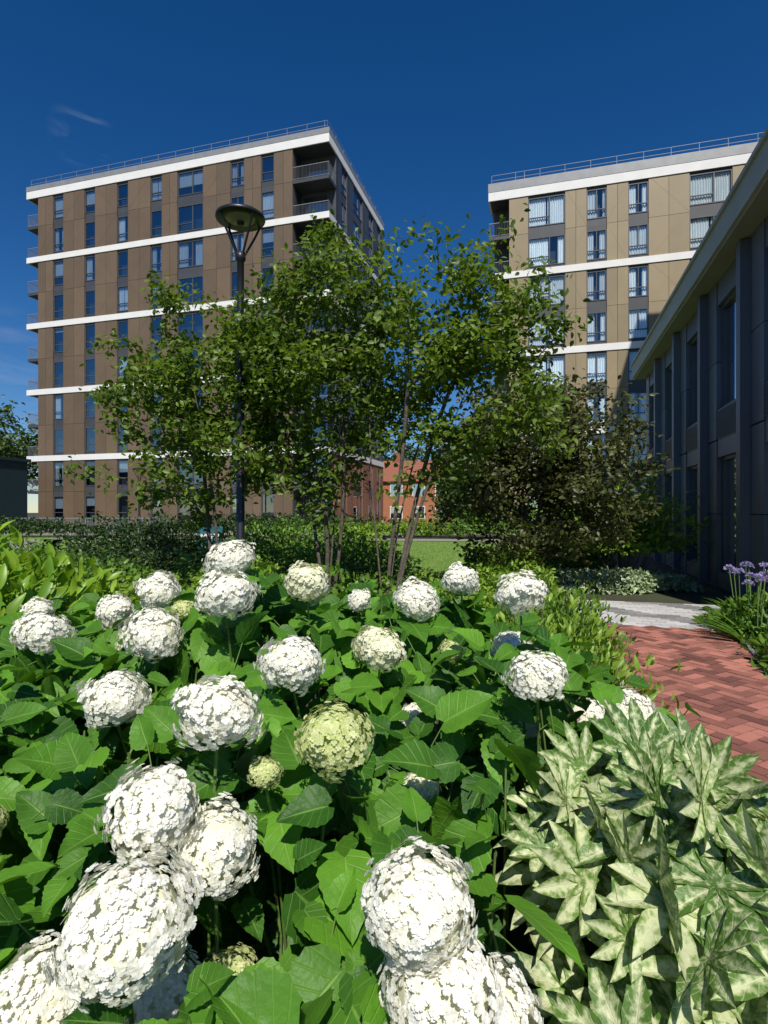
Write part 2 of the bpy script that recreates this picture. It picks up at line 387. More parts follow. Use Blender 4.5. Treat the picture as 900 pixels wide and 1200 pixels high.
# ------------------------------------------------------------------ low building (right)
def low_building():
    e = empty('pavilion_building', (*G(3.46, 8.6), 0), ROT)
    wall, frm, gl, room, fas, sof, dk, dr = (MB() for _ in range(8))
    Lh = 13.6; z1 = 6.45
    room.box(.9, 7.5, .3, Lh-.3, 0, 6.2); 
    pitch = 2.72; ww = 1.5
    dk.box(.31, 7.5, Lh-.3, Lh, 0, z1); dk.box(.31, 7.5, 0, .3, 0, z1)
    for i in range(5):
        y0 = i*pitch; a, b = y0+.62, y0+.62+ww
        for (z_a, z_b) in ((0, 1.55), (1.565, 3.10), (3.13, 4.75), (4.765, z1)):
            wall.box(0, .3, y0, a-.004, z_a, z_b); wall.box(0, .3, b+.004, y0+pitch-.01, z_a, z_b)
        wall.box(-.16, -.002, y0+.06, y0+.28, .05, z1-.02)
        for (zb, zt) in ((.35, 2.75), (3.75, 5.95)):
            wall.box(.02, .3, a, b, zt, zt+.36 if zt < 3 else z1-.01)
            wall.box(.02, .3, a, b, 0.02 if zb < 1 else 3.12, zb)
            for (p, q, r, s) in ((a, a+.07, zb, zt), (b-.07, b, zb, zt), (a+.07, b-.07, zb, zb+.07), (a+.07, b-.07, zt-.07, zt)):
                frm.box(.1, .24, p, q, r, s)
            frm.box(.11, .23, a+.5, a+.56, zb+.07, zt-.07)
            gl.box(.17, .18, a+.03, b-.03, zb+.03, zt-.03)
            if zb > 3: 
                for q in range(7): dr.box(.4+.03*(q % 2), .43+.03*(q % 2), a+.05+q*.05, a+.1+q*.05, zb, zt)
        for k in range(14): dk.box(-.02, .0-.003, a+.02+.0, b-.02, 3.16+k*.04, 3.18+k*.04)
    sof.box(-.36, .3, -.3, Lh+.3, z1, z1+.05)
    fas.box(-.42, 7.5, -.36, Lh+.36, z1+.052, z1+.50); fas.box(-.47, 7.54, -.41, Lh+.41, z1+.502, z1+.58)
    for o, n, m in ((wall, 'wall_panels', M['slate']), (frm, 'window_frames', M['frame']), (gl, 'windows', M['glass2']), (room, 'interior', M['room']), (fas, 'roof_fascia', M['fascia']), (sof, 'soffit', M['soffit']), (dk, 'end_walls', M['dark']), (dr, 'curtains', M['curt'])):
        o.build(n, m, e)
low_building()

# ------------------------------------------------------------------ ground
def sheet(name, pts, z, mat):
    b = MB(); b.quadv([(p[0], p[1], z) for p in pts]); return b.build(name, mat)
g = MB(); g.quadv([(-700, -300, 0), (700, -300, 0), (700, 1200, 0), (-700, 1200, 0)])
M['gfar'] = pmat('ground_soil_and_grass', (.05, .06, .025), (.045, .035, .022), .8, .95, bump=.6, bscale=12)
g.build('ground', M['gfar'])
M['paving'] = pmat('plaza_paving', (.30, .27, .23), (.25, .23, .20), .7, .85)
M['lawn'] = pmat('lawn_grass', (.17, .28, .04), (.12, .215, .032), 1.2, .9, bump=.8, bscale=60, detail=8)
sheet('plaza_pavement', [(-60, 38), (30, 40), (40, 72), (-60, 72)], .004, M['paving'])
sheet('lawn', [(-7.5, 14), (4.6, 13.5), (6.8, 30), (-20, 33)], .008, M['lawn'])
sheet('lawn', [(-34, 20), (-13, 22), (-21, 37.5), (-40, 37)], .008, M['lawn'])
sheet('garden_path', [(-20, 33.4), (8, 30.4), (10, 32.6), (-20, 35.6)], .012, M['paving'])
sheet('garden_path', [(-13, 15), (-8.6, 14.6), (-20.2, 33), (-22, 33)], .012, M['paving'])
n = 26000
P = np.column_stack([rng.uniform(-12, 6, n), 13.8+rng.random(n)**1.6*16, np.full(n, .008)])
P = P[(P[:, 0] > -6.5-(P[:, 1]-14)*.55)]
n = len(P)
M['blade'] = leafmat('grass_blades', (.13, .25, .03), (.24, .36, .06), trans=.25)
scatter('lawn_grass_tufts', T_blade, P, np.column_stack([rng.normal(0, .5, n), rng.normal(0, .5, n), np.ones(n)]), rdir(n), rng.uniform(.05, .09, n), M['blade'], wid=np.full(n, 3.))

# brick path (herringbone clay pavers), built brick by brick
e = empty('brick_path', (0, 0, 0), ROT)
bk = MB(); w = .105
def in_path(x, y):
    return .72 < x < 1.20+.13*y and 1.0 < y < 8.3
c45 = math.cos(math.pi/4)
for i in range(-20, 130):
    for j in range(-90, 90):
        d = (i-j) % 4
        if d == 0: cx, cy, hx, hy = i*w+w, j*w+w/2, w-.005, w/2-.005
        elif d == 3: cx, cy, hx, hy = i*w+w/2, j*w+w, w/2-.005, w-.005
        else: continue
        px = cx*c45-cy*c45+1.0; py = cx*c45+cy*c45
        if not in_path(px, py): continue
        zz = random.uniform(-.003, .003)
        bk.box(px-hx, px+hx, py-hy, py+hy, .0, .06+zz, r=random.random(), rot=math.pi/4, piv=(px, py))
bk.build('clay_pavers', M['brick'], e)
sd = MB(); sd.quadv([(.66, .9, .050), (1.34, .9, .050), (2.33, 8.3, .050), (.66, 8.3, .050)]); sd.build('joint_sand', M['sand'], e)
kb = MB()
kb.box(.62, .66, .8, 8.3, 0, .085)
ln = math.hypot(1.07, 7.5)
kb.box(1.85-.02, 1.85+.02, 4.6-ln/2, 4.6+ln/2, 0, .085, rot=-math.atan2(.975, 7.5))
kb.build('steel_edging', M['mid'], e)
e = empty('granite_sett_path', (0, 0, 0), ROT)
st = MB(); yy = 8.32; row = 0
while yy < 10.5:
    xx = -.2-(row % 3)*.1
    while xx < 3.3:
        st.box(xx+.003, xx+.297, yy+.003, yy+.097, 0, .06+random.uniform(-.002, .002), r=min(1, max(0, (.0 if (int(xx*1.3+row*.21) % 3 == 0) else .8)+random.uniform(-.2, .25))))
        xx += .3
    yy += .1; row += 1
st.build('setts', M['sett'], e)
sd = MB(); sd.quadv([(-.2, 8.33, .05), (3.3, 8.33, .05), (3.3, 10.5, .05), (-.2, 10.5, .05)]); sd.build('joint_sand', M['sand'], e)

# ------------------------------------------------------------------ street lamps
def lamp(loc, h, s=1.0):
    e = empty('street_lamp', loc); b = MB()
    b.ring([(0, 0), (.11*s, 0), (.11*s, .9*s), (.085*s, .95*s), (.062*s, 1.0*s), (.05*s, h-1.2*s), (.05*s, h-.62*s), (.075*s, h-.6*s), (.075*s, h-.5*s), (.0, h-.48*s)], 20)
    b.build('pole', M['metalblk'], e, True)
    a = MB()
    for k in range(4):
        t = math.pi/4+k*math.pi/2; c, q = math.cos(t), math.sin(t)
        pts = [(.05*s, h-.55*s), (.13*s, h-.40*s), (.24*s, h-.2*s), (.325*s, h-.02*s)]
        for (p0, p1) in zip(pts[:-1], pts[1:]): a.tube((p0[0]*c, p0[0]*q, p0[1]), (p1[0]*c, p1[0]*q, p1[1]), .017*s, .017*s, 8)
    a.build('yoke_arms', M['metalblk'], e, True)
    r = MB(); r.ring([(.22*s, h-.015*s), (.345*s, h-.02*s), (.355*s, h), (.35*s, h+.03*s), (.30*s, h+.065*s), (.1*s, h+.10*s), (0, h+.105*s)], 40)
    r.build('canopy_disc', M['metalblk'], e, True)
    l = MB(); l.ring([(0, h-.05*s), (.10*s, h-.045*s), (.2*s, h-.02*s), (.225*s, h+.0*s)], 32); l.build('diffuser', M['lens'], e, True)
    c = MB(); c.ring([(0, h-.09*s), (.05*s, h-.09*s), (.055*s, h-.045*s)], 20); c.build('led_module', M['metalblk'], e, True)
    return e
lamp((-2.08, 8.2, 0), 5.85)
lamp((-17.3, 40, 0), 4.6, 1.3)

# ------------------------------------------------------------------ background structures
def house(loc, rz, Wd, Dp, he, hr):
    e = empty('brick_house', loc, rz); w = MB(); r = MB(); g = MB(); f = MB()
    w.box(0, Wd, 0, Dp, 0, he)
    w.quadv([(0.001, 0, he), (0.001, Dp, he), (0.001, Dp/2, hr)]); w.quadv([(Wd, 0, he), (Wd, Dp, he), (Wd, Dp/2, hr)])
    r.quadv([(-.4, -.4, he-.25), (Wd+.4, -.4, he-.25), (Wd+.4, Dp/2, hr+.1), (-.4, Dp/2, hr+.1)])
    r.quadv([(-.4, Dp+.4, he-.25), (Wd+.4, Dp+.4, he-.25), (Wd+.4, Dp/2, hr+.1), (-.4, Dp/2, hr+.1)])
    r.box(Wd*.3, Wd*.3+.9, Dp/2-.4, Dp/2+.4, hr-.4, hr+1.1)
    k = int(Wd/2.6)
    for i in range(k):
        a = .7+i*2.6
        for z in (.9, 3.5):
            f.box(a-.08, a+1.38, -.05, -.004, z-.08, z+1.38); g.box(a, a+.62, -.08, -.052, z, z+1.3); g.box(a+.68, a+1.3, -.08, -.052, z, z+1.3)
    w.build('walls', M['hbrick'], e); r.build('roof', M['tile'], e); g.build('windows', M['glass2'], e); f.build('window_frames', M['white'], e)
M['hbrick'] = pmat('house_brick', (.40, .16, .08), (.32, .125, .065), 3, .85)
M['tile'] = pmat('roof_tile', (.30, .11, .07), (.22, .08, .055), 4, .85, stretch=(1, 1, 6))
house((-2.5, 66, 0), -.1, 11, 8, 5.4, 7.8)
house((9.2, 70, 0), -.2, 9, 8, 5.2, 7.8)
e = empty('dark_kiosk_building', (-40.8, 46.5, 0), ROT)
b = MB(); b.box(0, 9, 0, 5, 0, 5.9); b.box(-.2, 9.2, -.25, 5.2, 5.9, 6.15); b.box(.3, 8.7, -.05, -.003, .3, 2.6); b.build('walls', pmat('dark_teal_board', (.012, .03, .038), None, 2, .7, spec=.2), e)
c = bpy.data.curves.new('sign_text', 'FONT'); c.body = 'on Lev'; c.size = .95; c.extrude = .01
o = bpy.data.objects.new('sign_lettering', c); o.data.materials.append(M['mid']); o.rotation_euler = (math.pi/2, 0, 0); o.location = (5.6, -.08, 4.1); link(o, e)
b = MB()
for i in range(150):
    b.box(i*.12, i*.12+.02, -.01, .01, .1, 1.15)
for z in (.1, 1.15): b.box(0, 18, -.025, .025, z, z+.05)
for i in range(10): b.box(i*2-.03, i*2+.03, -.03, .03, 0, 1.25)
b.build('metal_railing_fence', M['mid'], None, loc=(-32.5, 39.5, 0), rz=-.05)
e = empty('information_sign', (-4.15, 13.5, 0), .1)
b = MB(); b.box(-.3, .3, -.03, .03, .55, 1.25); b.box(-.27, -.21, -.025, .025, 0, .55); b.box(.21, .27, -.025, .025, 0, .55)
b.build('panel', pmat('teal_panel', (.04, .16, .19), None, 3, .4), e)
b = MB(); b.box(-.24, .24, -.036, -.032, .95, 1.08); b.box(-.24, .1, -.036, -.032, .75, .80); b.build('lettering', M['white'], e)
e = empty('park_bench', (6.2, 17.0, 0), -.28)
b = MB()
for i in range(4): b.box(-1, 1, i*.12, i*.12+.1, .42, .46)
for i in range(3): b.box(-1, 1, .5+i*.02, .53+i*.02, .52+i*.13, .62+i*.13)
b.build('seat_slats', M['mid'], e)
b = MB()
for xx in (-.85, .85): b.box(xx-.03, xx+.03, .02, .08, 0, .418); b.box(xx-.03, xx+.03, .42, .48, 0, .9)
b.build('legs', M['frame'], e)

# ------------------------------------------------------------------ plants
L_tree = leafmat('tree_leaf', (.055, .11, .014), (.19, .28, .03), trans=.38, rough=.45)
L_treeC = leafmat('dark_tree_leaf', (.04, .05, .018), (.11, .125, .03), trans=.28, rough=.45)
L_bg = leafmat('distant_leaf', (.045, .085, .018), (.09, .14, .03), trans=.25)
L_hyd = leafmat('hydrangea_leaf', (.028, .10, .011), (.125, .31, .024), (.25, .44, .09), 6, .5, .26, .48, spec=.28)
L_laurel = leafmat('laurel_leaf', (.13, .27, .02), (.30, .46, .04), trans=.32, rough=.38)
L_green = leafmat('shrub_leaf', (.06, .145, .018), (.16, .29, .032), trans=.3)
L_lime = leafmat('lime_shrub_leaf', (.14, .26, .02), (.28, .42, .05), trans=.35)
L_yew = leafmat('yew_leaf', (.02, .05, .012), (.05, .09, .02), trans=.15)
L_vari = leafmat('silver_variegated_leaf', (.16, .26, .10), (.52, .58, .40), trans=.2)
L_fatsia = leafmat('fatsia_leaf', (.075, .17, .03), (.17, .29, .05), (.74, .76, .50), 5, .65, .24, .45, vari=(.62, .66, .38), tint=(1.15, 1.2, .6))

def tree(name, base, cen, rad, nt, nl, lsize, leafm, nst=3, rt=.006, sig=.17, lean=.35, fork=.3, gap=.0, lumpy=.5, lowc=1.05):
    e = empty(name, base); bx, by, _ = base
    cen = Vector(cen)-Vector(base); nodes = []; par = []
    for s in range(nst):
        a = 2*math.pi*s/nst+random.random(); r = .05 if nst > 1 else 0
        p = Vector((r*math.cos(a), r*math.sin(a), 0)); prev = -1
        top = Vector((cen.x*.8+math.cos(a)*rad[0]*lean, cen.y*.8+math.sin(a)*rad[1]*lean, cen.z+rad[2]*fork*random.uniform(.4, 1.3)))
        if nst == 1: top = Vector((cen.x, cen.y, cen.z+rad[2]*fork))
        k = max(6, int(top.length/.3)); w1 = random.uniform(.05, .13); w2 = random.uniform(3, 6); w3 = random.random()*6
        for i in range(k+1):
            f = i/k
            q = p.lerp(top, f); q.x = p.x+(top.x-p.x)*f**1.2+w1*(math.sin(f*w2+w3)-math.sin(w3)); q.y = p.y+(top.y-p.y)*f**1.2+w1*(math.cos(f*w2+w3)-math.cos(w3))
            nodes.append(q); par.append(prev); prev = len(nodes)-1
    tg = []; seed = random.random()*50
    while len(tg) < nt:
        d = Vector(rdir(1)[0]); rr = random.random()**.42
        lump = 1+lumpy*noise.noise(d*1.9+Vector((seed, 0, 0)))+.3*noise.noise(d*5+Vector((0, seed, 0)))
        q = Vector((cen.x+d.x*rad[0]*rr*lump, cen.y+d.y*rad[1]*rr*lump, cen.z+d.z*rad[2]*rr*lump))
        if noise.noise(q*(1.3/max(.5, rad[0]/2))+Vector((seed, seed, 0))) < gap-.2: continue
        if q.z < .5: continue
        tg.append(q)
    ref = Vector((0, 0, cen.z-rad[2]*.6)); tg.sort(key=lambda q: (q-ref).length)
    tips = []
    for q in tg:
        A = np.array([tuple(v) for v in nodes]); d = np.linalg.norm(A-np.array(tuple(q)), axis=1)
        cost = d*(1+.8*np.clip((A[:, 2]-q.z)/np.maximum(d, .05), 0, 1))+np.where(A[:, 2] < cen.z-rad[2]*lowc, 5, 0)
        j = int(np.argmin(cost)); p = nodes[j]; ds = (q-p).length; k = max(1, int(ds/.22)); prev = j
        for i in range(1, k+1):
            f = i/k; v = p.lerp(q, f)+Vector(rdir(1)[0])*.035*ds*(1 if i < k else 0); v.z += .12*ds*math.sin(math.pi*f)
            nodes.append(v); par.append(prev); prev = len(nodes)-1
        tips.append((prev, p))
    cnt = np.zeros(len(nodes))
    for t, _ in tips: cnt[t] += 1
    for i in range(len(nodes)-1, -1, -1):
        if cnt[i] == 0: cnt[i] = .5
        if par[i] >= 0: cnt[par[i]] += cnt[i]
    R = rt*np.power(cnt, .43)
    b = MB()
    for i, pr in enumerate(par):
        if pr < 0: continue
        b.tube(nodes[pr], nodes[i], R[pr] if R[pr] < 2.2*R[i] else R[i]*1.4, R[i], 7 if R[i] > .02 else 4)
    b.build('trunk_and_branches', M['bark'], e, True)
    A = np.array([tuple(nodes[t]) for t, _ in tips]); kk = rng.integers(0, len(A), nl); Bp = np.array([tuple(p) for _, p in tips])
    f = np.clip(rng.random(nl)**.6, 0, 1)[:, None]*.75+.3
    P = Bp[kk]+(A[kk]-Bp[kk])*f*rng.uniform(.75, 1.15, (nl, 1))+rng.normal(0, sig, (nl, 3))*np.array([1, 1, .65])
    t = rdir(nl); t[:, 2] = t[:, 2]*.5-.25
    nr = rdir(nl)*.75+np.array([0, -.2, .75])
    cl = rng.random(len(A))[kk]*.5+rng.random(nl)*.5
    scatter('foliage', T_small, P, t, nr, rng.uniform(.75, 1.25, nl)*lsize, leafm, cl, e)
    return e
tree('small_garden_tree', (-2.55, 8.9, 0), (-2.85, 8.9, 3.3), (1.75, 1.2, 1.95), 180, 10300, .095, L_tree, 3, rt=.0048, sig=.14, gap=.02)
tree('small_garden_tree', (-.85, 8.4, 0), (-1.0, 8.3, 3.65), (1.4, 1.2, 2.2), 210, 12200, .095, L_tree, 4, rt=.0048, sig=.15, gap=-.02)
tree('small_garden_tree', (.05, 7.4, 0), (.85, 7.5, 3.55), (1.75, 1.2, 1.9), 180, 8800, .092, L_tree, 5, lean=.5, gap=.03, rt=.0048, sig=.14, lumpy=.5, lowc=.75)
tree('copper_garden_tree', (2.65, 11.2, 0), (3.15, 11.2, 2.5), (2.2, 1.5, 1.8), 260, 17500, .108, L_treeC, 4, rt=.005, gap=-.06)
for (X, D, h, r) in ((-42, 61, 7.6, 6), (-52, 64, 7, 6), (2, 92, 7.5, 6), (13, 90, 7, 6), (8.5, 58, 3.4, 2.8), (-6, 95, 6, 5)):
    tree('background_tree', (X, D, 0), (X, D, h), (r, r*.8, h*.75), 110, 5500, .5, L_bg, 1, rt=.03, sig=.7, gap=-.2)

def shrub(name, c, r, n, T, size, mat, upw=.5, outw=.8, shell=.55, lump=.3, rise=.0, stems=True):
    e = empty(name, (0, 0, 0)); d = rdir(n); d[:, 2] = np.abs(d[:, 2])*1.0-.05
    s = random.random()*90
    lm = np.array([1+lump*noise.noise(Vector(q)*2.6+Vector((s, 0, 0)))+lump*.8*noise.noise(Vector(q)*6+Vector((s, 0, 0))) for q in d])
    rr = (1-shell*rng.random(n)**1.8)*lm
    P = np.array(c)+d*np.array(r)*rr[:, None]; P[:, 2] = np.maximum(P[:, 2], .03)
    t = norm(d*outw+rdir(n)*.7+np.array([0, 0, rise])); nr = d*.6+rdir(n)*.5+np.array([0, 0, upw])
    scatter('foliage', T, P, t, nr, size*rng.uniform(.6, 1.3, n), mat, parent=e)
    if stems:
        b = MB()
        for i in range(0, min(n, 900), 12):
            p = P[i]; q = (c[0]+(p[0]-c[0])*.25, c[1]+(p[1]-c[1])*.25, 0.0)
            m = ((p[0]*.6+q[0]*.4), (p[1]*.6+q[1]*.4), p[2]*.55)
            b.tube(q, m, .008, .006, 4); b.tube(m, p, .006, .003, 4)
        b.build('stems', M['bark'], e)
    return e
shrub('laurel_shrub', (-2.95, 3.9, .45), (1.05, .9, .92), 3000, T_lance, .15, L_laurel, rise=.5)
shrub('laurel_shrub', (-4.4, 4.6, .45), (1.1, 1.0, .95), 2200, T_lance, .15, L_laurel, rise=.5)
shrub('laurel_shrub', (-3.3, 2.4, .2), (.9, .8, .75), 1600, T_lance, .14, L_green, rise=.4)
shrub('yew_shrub', (-4.7, 12, .35), (1.3, 1.0, 1.0), 5000, T_small, .08, L_yew)
shrub('evergreen_shrub', (-7.8, 11, .3), (1.9, 1.2, .75), 4000, T_small, .09, L_green)
shrub('evergreen_shrub', (-4.2, 8.2, .15), (1.5, 1.0, .75), 3400, T_small, .08, L_green)
shrub('evergreen_shrub', (-3.1, 6.2, .2), (1.1, .8, .7), 2600, T_small, .075, L_lime)
shrub('evergreen_shrub', (-2.4, 9.9, .3), (1.3, 1.0, .9), 3600, T_small, .08, L_green)
shrub('lime_shrub', (-1.7, 7.0, .3), (.8, .6, .65), 2600, T_small, .07, L_lime)
shrub('evergreen_shrub', (-.6, 11.5, .3), (1.4, 1.0, .8), 3600, T_small, .08, L_green)
shrub('evergreen_shrub', (-2.6, 14.5, .35), (1.7, 1.1, 1.0), 4000, T_small, .10, L_green, lump=.5)
shrub('lime_shrub', (-.9, 15.5, .3), (1.2, .9, .8), 2600, T_small, .10, L_lime, lump=.5)
shrub('evergreen_shrub', (-7.0, 15.5, .35), (2.2, 1.2, 1.0), 4000, T_small, .11, L_yew, lump=.5)
shrub('evergreen_shrub', (.8, 7.6, .15), (1.1, 1.0, .55), 3600, T_small, .07, L_lime)
shrub('evergreen_shrub', (-.6, 5.6, .2), (1.5, 1.0, .85), 4000, T_small, .07, L_green)
shrub('lime_shrub', (1.75, 7.8, .2), (.75, .8, .68), 3400, T_small, .065, L_lime)
shrub('lime_shrub', (2.3, 11.0, .25), (.9, .6, .7), 3000, T_small, .075, L_lime)
shrub('evergreen_shrub', (4.0, 13.2, .2), (1.3, .8, .7), 3600, T_small, .08, L_green)
shrub('perennial_clump', (1.2, 4.2, .15), (.55, .85, .72), 3200, T_lance, .075, L_lime, rise=.9, lump=.6)
shrub('perennial_clump', (1.75, 5.8, .15), (.55, .9, .66), 3200, T_lance, .07, L_green, rise=.9, lump=.6)
shrub('perennial_clump', (.95, 3.1, .1), (.5, .5, .58), 1500, T_lance, .08, L_green, rise=.7)
shrub('variegated_groundcover', (4.6, 11.6, .05), (1.6, .6, .34), 4000, T_small, .11, L_vari)
shrub('airy_shrub', (5.3, 12.6, .8), (1.25, .8, 1.6), 4400, T_small, .13, L_lime, shell=.9, lump=.8)
shrub('airy_shrub', (5.2, 14.8, .6), (1.3, .9, 1.5), 4000, T_small, .11, L_lime, shell=.9, lump=.8)
shrub('clipped_hedge', (-7, 37.5, .3), (10, 1.1, 1.1), 6500, T_small, .20, L_yew, lump=.25, stems=False)
shrub('clipped_hedge', (8.5, 34, .4), (5.5, 1.3, 1.7), 5500, T_small, .20, L_green, lump=.5, stems=False)
shrub('clipped_hedge', (-26, 36, .3), (8, 1.1, 1.0), 5000, T_small, .20, L_yew, lump=.3, stems=False)
shrub('flowering_border', (1.5, 36, .2), (5, 1.0, .8), 3500, T_small, .18, L_lime, lump=.6, stems=False)

def agapanthus(loc, n=70, heads=5):
    e = empty('agapanthus_plant', loc)
    a = rng.random(n)*2*math.pi; P = np.column_stack([np.cos(a)*.1, np.sin(a)*.1, np.full(n, .0)])
    t = np.column_stack([np.cos(a)*.7, np.sin(a)*.7, rng.uniform(.7, 1.4, n)])
    scatter('leaves', T_strap, P, t, np.column_stack([-np.cos(a), -np.sin(a), np.ones(n)*.6]), rng.uniform(.4, .6, n), L_green, parent=e)
    b = MB(); FP = []; FT = []
    for i in range(heads):
        q = Vector((random.uniform(-.25, .25), random.uniform(-.25, .25), random.uniform(.66, .9))); b.tube((q.x*.3, q.y*.3, 0), q, .006, .005, 5)
        for k in range(30):
            d = Vector(rdir(1)[0]); d.z = abs(d.z)*.9-.15; p = q+d*.042; b.tube(q, p, .0015, .0015, 3); 
            for m in range(2): FP.append(tuple(p)); FT.append(tuple(d+Vector(rdir(1)[0])*.5))
    b.build('flower_stalks', M['stem'], e)
    scatter('umbel_florets', T_small, FP, FT, rdir(len(FP)), np.full(len(FP), .032), L_purple, parent=e)
L_purple = leafmat('agapanthus_petal', (.30, .24, .50), (.50, .43, .68), trans=.3, tint=(1.2, 1.1, 1.2))
for (X, D, h) in ((4.35, 6.6, 3), (4.6, 7.1, 4), (4.75, 7.5, 4), (5.1, 7.9, 2)): agapanthus((X, D, 0), heads=h)
shrub('perennial_clump', (5.05, 6.9, .05), (.7, 1.3, .42), 3200, T_lance, .12, L_green, rise=.6)
shrub('perennial_clump', (4.25, 5.2, .05), (.55, .9, .36), 2000, T_lance, .12, L_green, rise=.6)

# ------------------------------------------------------------------ hydrangea
Pw = leafmat('hydrangea_white_petal', (.88, .865, .74), (.94, .93, .86), trans=.25, rough=.7, spec=.12, tint=(1.05, 1.03, .92))
Pc = leafmat('hydrangea_cream_petal', (.80, .80, .54), (.91, .90, .75), trans=.28, rough=.7, spec=.12, tint=(1.05, 1.05, .85))
Pg = leafmat('hydrangea_green_petal', (.55, .62, .24), (.78, .80, .45), trans=.28, rough=.7, spec=.12, tint=(1.1, 1.1, .8))
Mc = pmat('flower_core', (.76, .76, .56), None, 30, .9)
Mcg = pmat('green_flower_core', (.42, .5, .2), None, 30, .9)
fv = []; ff = []; fuv = []
for k in range(4):
    a = k*math.pi/2+.1; base = len(fv)
    for (x_, y_, z_) in ((.02, 0, 0), (.28, -.36, .05), (.74, -.50, .12), (1.0, 0, .02), (.74, .50, .08), (.28, .36, .04)):
        fv.append((x_*math.cos(a)-y_*math.sin(a), x_*math.sin(a)+y_*math.cos(a), z_)); fuv.append((x_, .5+y_/2))
    ff += [(base, base+1, base+2, base+3), (base, base+3, base+4, base+5)]
T_flo = Tmpl(fv, ff, fuv)
def mk_head(i, mat):
    n = 820; k = np.arange(n)+.5; ph = np.arccos(1-2*k/n*.93); th = math.pi*(1+5**.5)*k
    d = np.column_stack([np.cos(th)*np.sin(ph), np.sin(th)*np.sin(ph), np.cos(ph)]); d = norm(d+rng.normal(0, .045, (n, 3)))
    s = random.random()*100
    lm = np.array([1+.36*noise.noise(Vector(q)*1.6+Vector((s, 0, 0)))+.17*noise.noise(Vector(q)*4.5+Vector((0, s, 0))) for q in d])
    P = d*lm[:, None]*(.93+rng.normal(0, .018, n))[:, None]*np.array([1, 1, .86])
    t = np.cross(d, rdir(n)); nr = norm(d+rdir(n)*.30)
    t = norm(t-np.sum(t*nr, 1)[:, None]*nr)
    o = scatter('flower_head', T_flo, P, t, nr, rng.uniform(.07, .115, n), mat, smooth=False)
    me = o.data; bpy.data.objects.remove(o)
    return me
heads_w = [mk_head(i, Pw) for i in range(6)]; heads_g = [mk_head(i, Pg) for i in range(2)]; heads_c = [mk_head(i, Pc) for i in range(2)]
def mk_core(mat):
    cb = MB()
    for i in range(12):
        for j in range(8):
            q = []
            for (a, b) in ((i, j), (i+1, j), (i+1, j+1), (i, j+1)):
                t = 2*math.pi*a/12; p = math.pi*b/8; q.append((.78*math.sin(p)*math.cos(t), .78*math.sin(p)*math.sin(t), .67*math.cos(p)))
            cb.quadv(q)
    o = cb.build('flower_core', mat, None, True); me = o.data; bpy.data.objects.remove(o); return me
core_w = mk_core(Mc); core_g = mk_core(Mcg)
H = [(-.654,2.41,1.40,.10,0),(-.561,2.01,1.306,.10,0),(-1.10,2.76,1.213,.10,0),(-.311,2.29,1.313,.10,2),(-.87,2.14,1.138,.10,0),(-1.40,2.95,1.075,.10,0),
(-.86,2.43,1.18,.055,1),(-1.33,2.2,1.13,.095,0),(-.84,1.77,1.013,.10,0),(-.397,1.35,1.12,.098,0),(-.288,1.75,1.13,.10,0),(-.016,2.14,1.083,.10,2),
(-.122,1.375,1.05,.085,1),(.407,3.0,1.238,.095,0),(.149,2.6,1.196,.10,0),(.531,2.2,1.285,.10,0),(.566,2.5,.997,.085,0),(.50,1.84,1.064,.095,0),
(-.48,1.18,.977,.096,0),(-.367,1.23,.876,.096,0),(-.434,.95,.905,.104,0),(-.623,1.02,.723,.10,0),(-.343,1.23,.58,.065,1),(.0585,.97,.927,.10,0),
(.10,.95,.79,.104,0),(-.208,1.2,.54,.055,0),(-.296,1.4,.956,.04,1),(.962,2.2,.82,.10,0),(.905,2.5,.695,.085,0),(.628,2.45,.64,.075,0),
(.104,1.72,.744,.06,2),(-.456,1.14,.62,.095,0),(.2,1.1,.62,.10,0),(-1.84,2.9,.93,.09,0),(-1.15,2.6,1.0,.08,2),(-1.9,3.1,1.05,.09,0),(.1,2.05,.86,.05,0),
(-1.55,2.0,.98,.07,2),(-.12,2.75,1.17,.06,0),(.28,2.35,1.02,.05,1),(-.60,1.95,1.0,.05,1),(-1.0,1.4,.82,.055,1)]
eh = empty('hydrangea_bush')
sb = MB(); HP = np.array([h[:3] for h in H]); HR = np.array([h[3] for h in H])
for k, (X, D, z, r, gcol) in enumerate(H):
    me = heads_g[k % 2] if gcol == 1 else (heads_c[k % 2] if gcol == 2 else heads_w[k % 6])
    tilt = (random.uniform(-.45, .2), random.uniform(-.35, .35), random.uniform(0, 6.3))
    sc_ = (r*random.uniform(.94, 1.10), r*random.uniform(.94, 1.10), r*random.uniform(.9, 1.06))
    for nm, mm in (('flower_head', me), ('flower_core', core_g if gcol == 1 else core_w)):
        o = bpy.data.objects.new(nm, mm); o.location = (X, D, z); o.scale = sc_; o.rotation_euler = tilt; link(o, eh)
    bx_, by_ = X+random.uniform(-.15, .15), D+random.uniform(.05, .3)
    prev = Vector((X, D, z-r*.5))
    for i in range(1, 7):
        f = i/6; q = Vector((X+(bx_-X)*f**.7, D+(by_-D)*f**.7, (z-r*.5)*(1-f))); sb.tube(prev, q, .0042, .0048, 6); prev = q
anch = np.array([(-2.3, 1.5, .9), (-1.6, 1.0, .72), (-2.4, 2.6, .95), (-1.0, .9, .68), (.9, 3.0, .7), (0, 3.2, 1.1), (-.05, 1.55, .92), (-.65, 1.55, .98), (.2, 1.35, .82), (.15, 1.1, .68), (-.15, 1.0, .66), (.4, 2.2, 1.05), (.15, 1.9, 1.05), (-1.2, 1.5, .9)])
CP = np.vstack([HP-np.array([0, 0, .035]), anch])
def canopy(x, y):
    d2 = (x[:, None]-CP[None, :, 0])**2+(y[:, None]-CP[None, :, 1])**2+.012
    w = d2**-1.3; return (w*CP[None, :, 2]).sum(1)/w.sum(1)
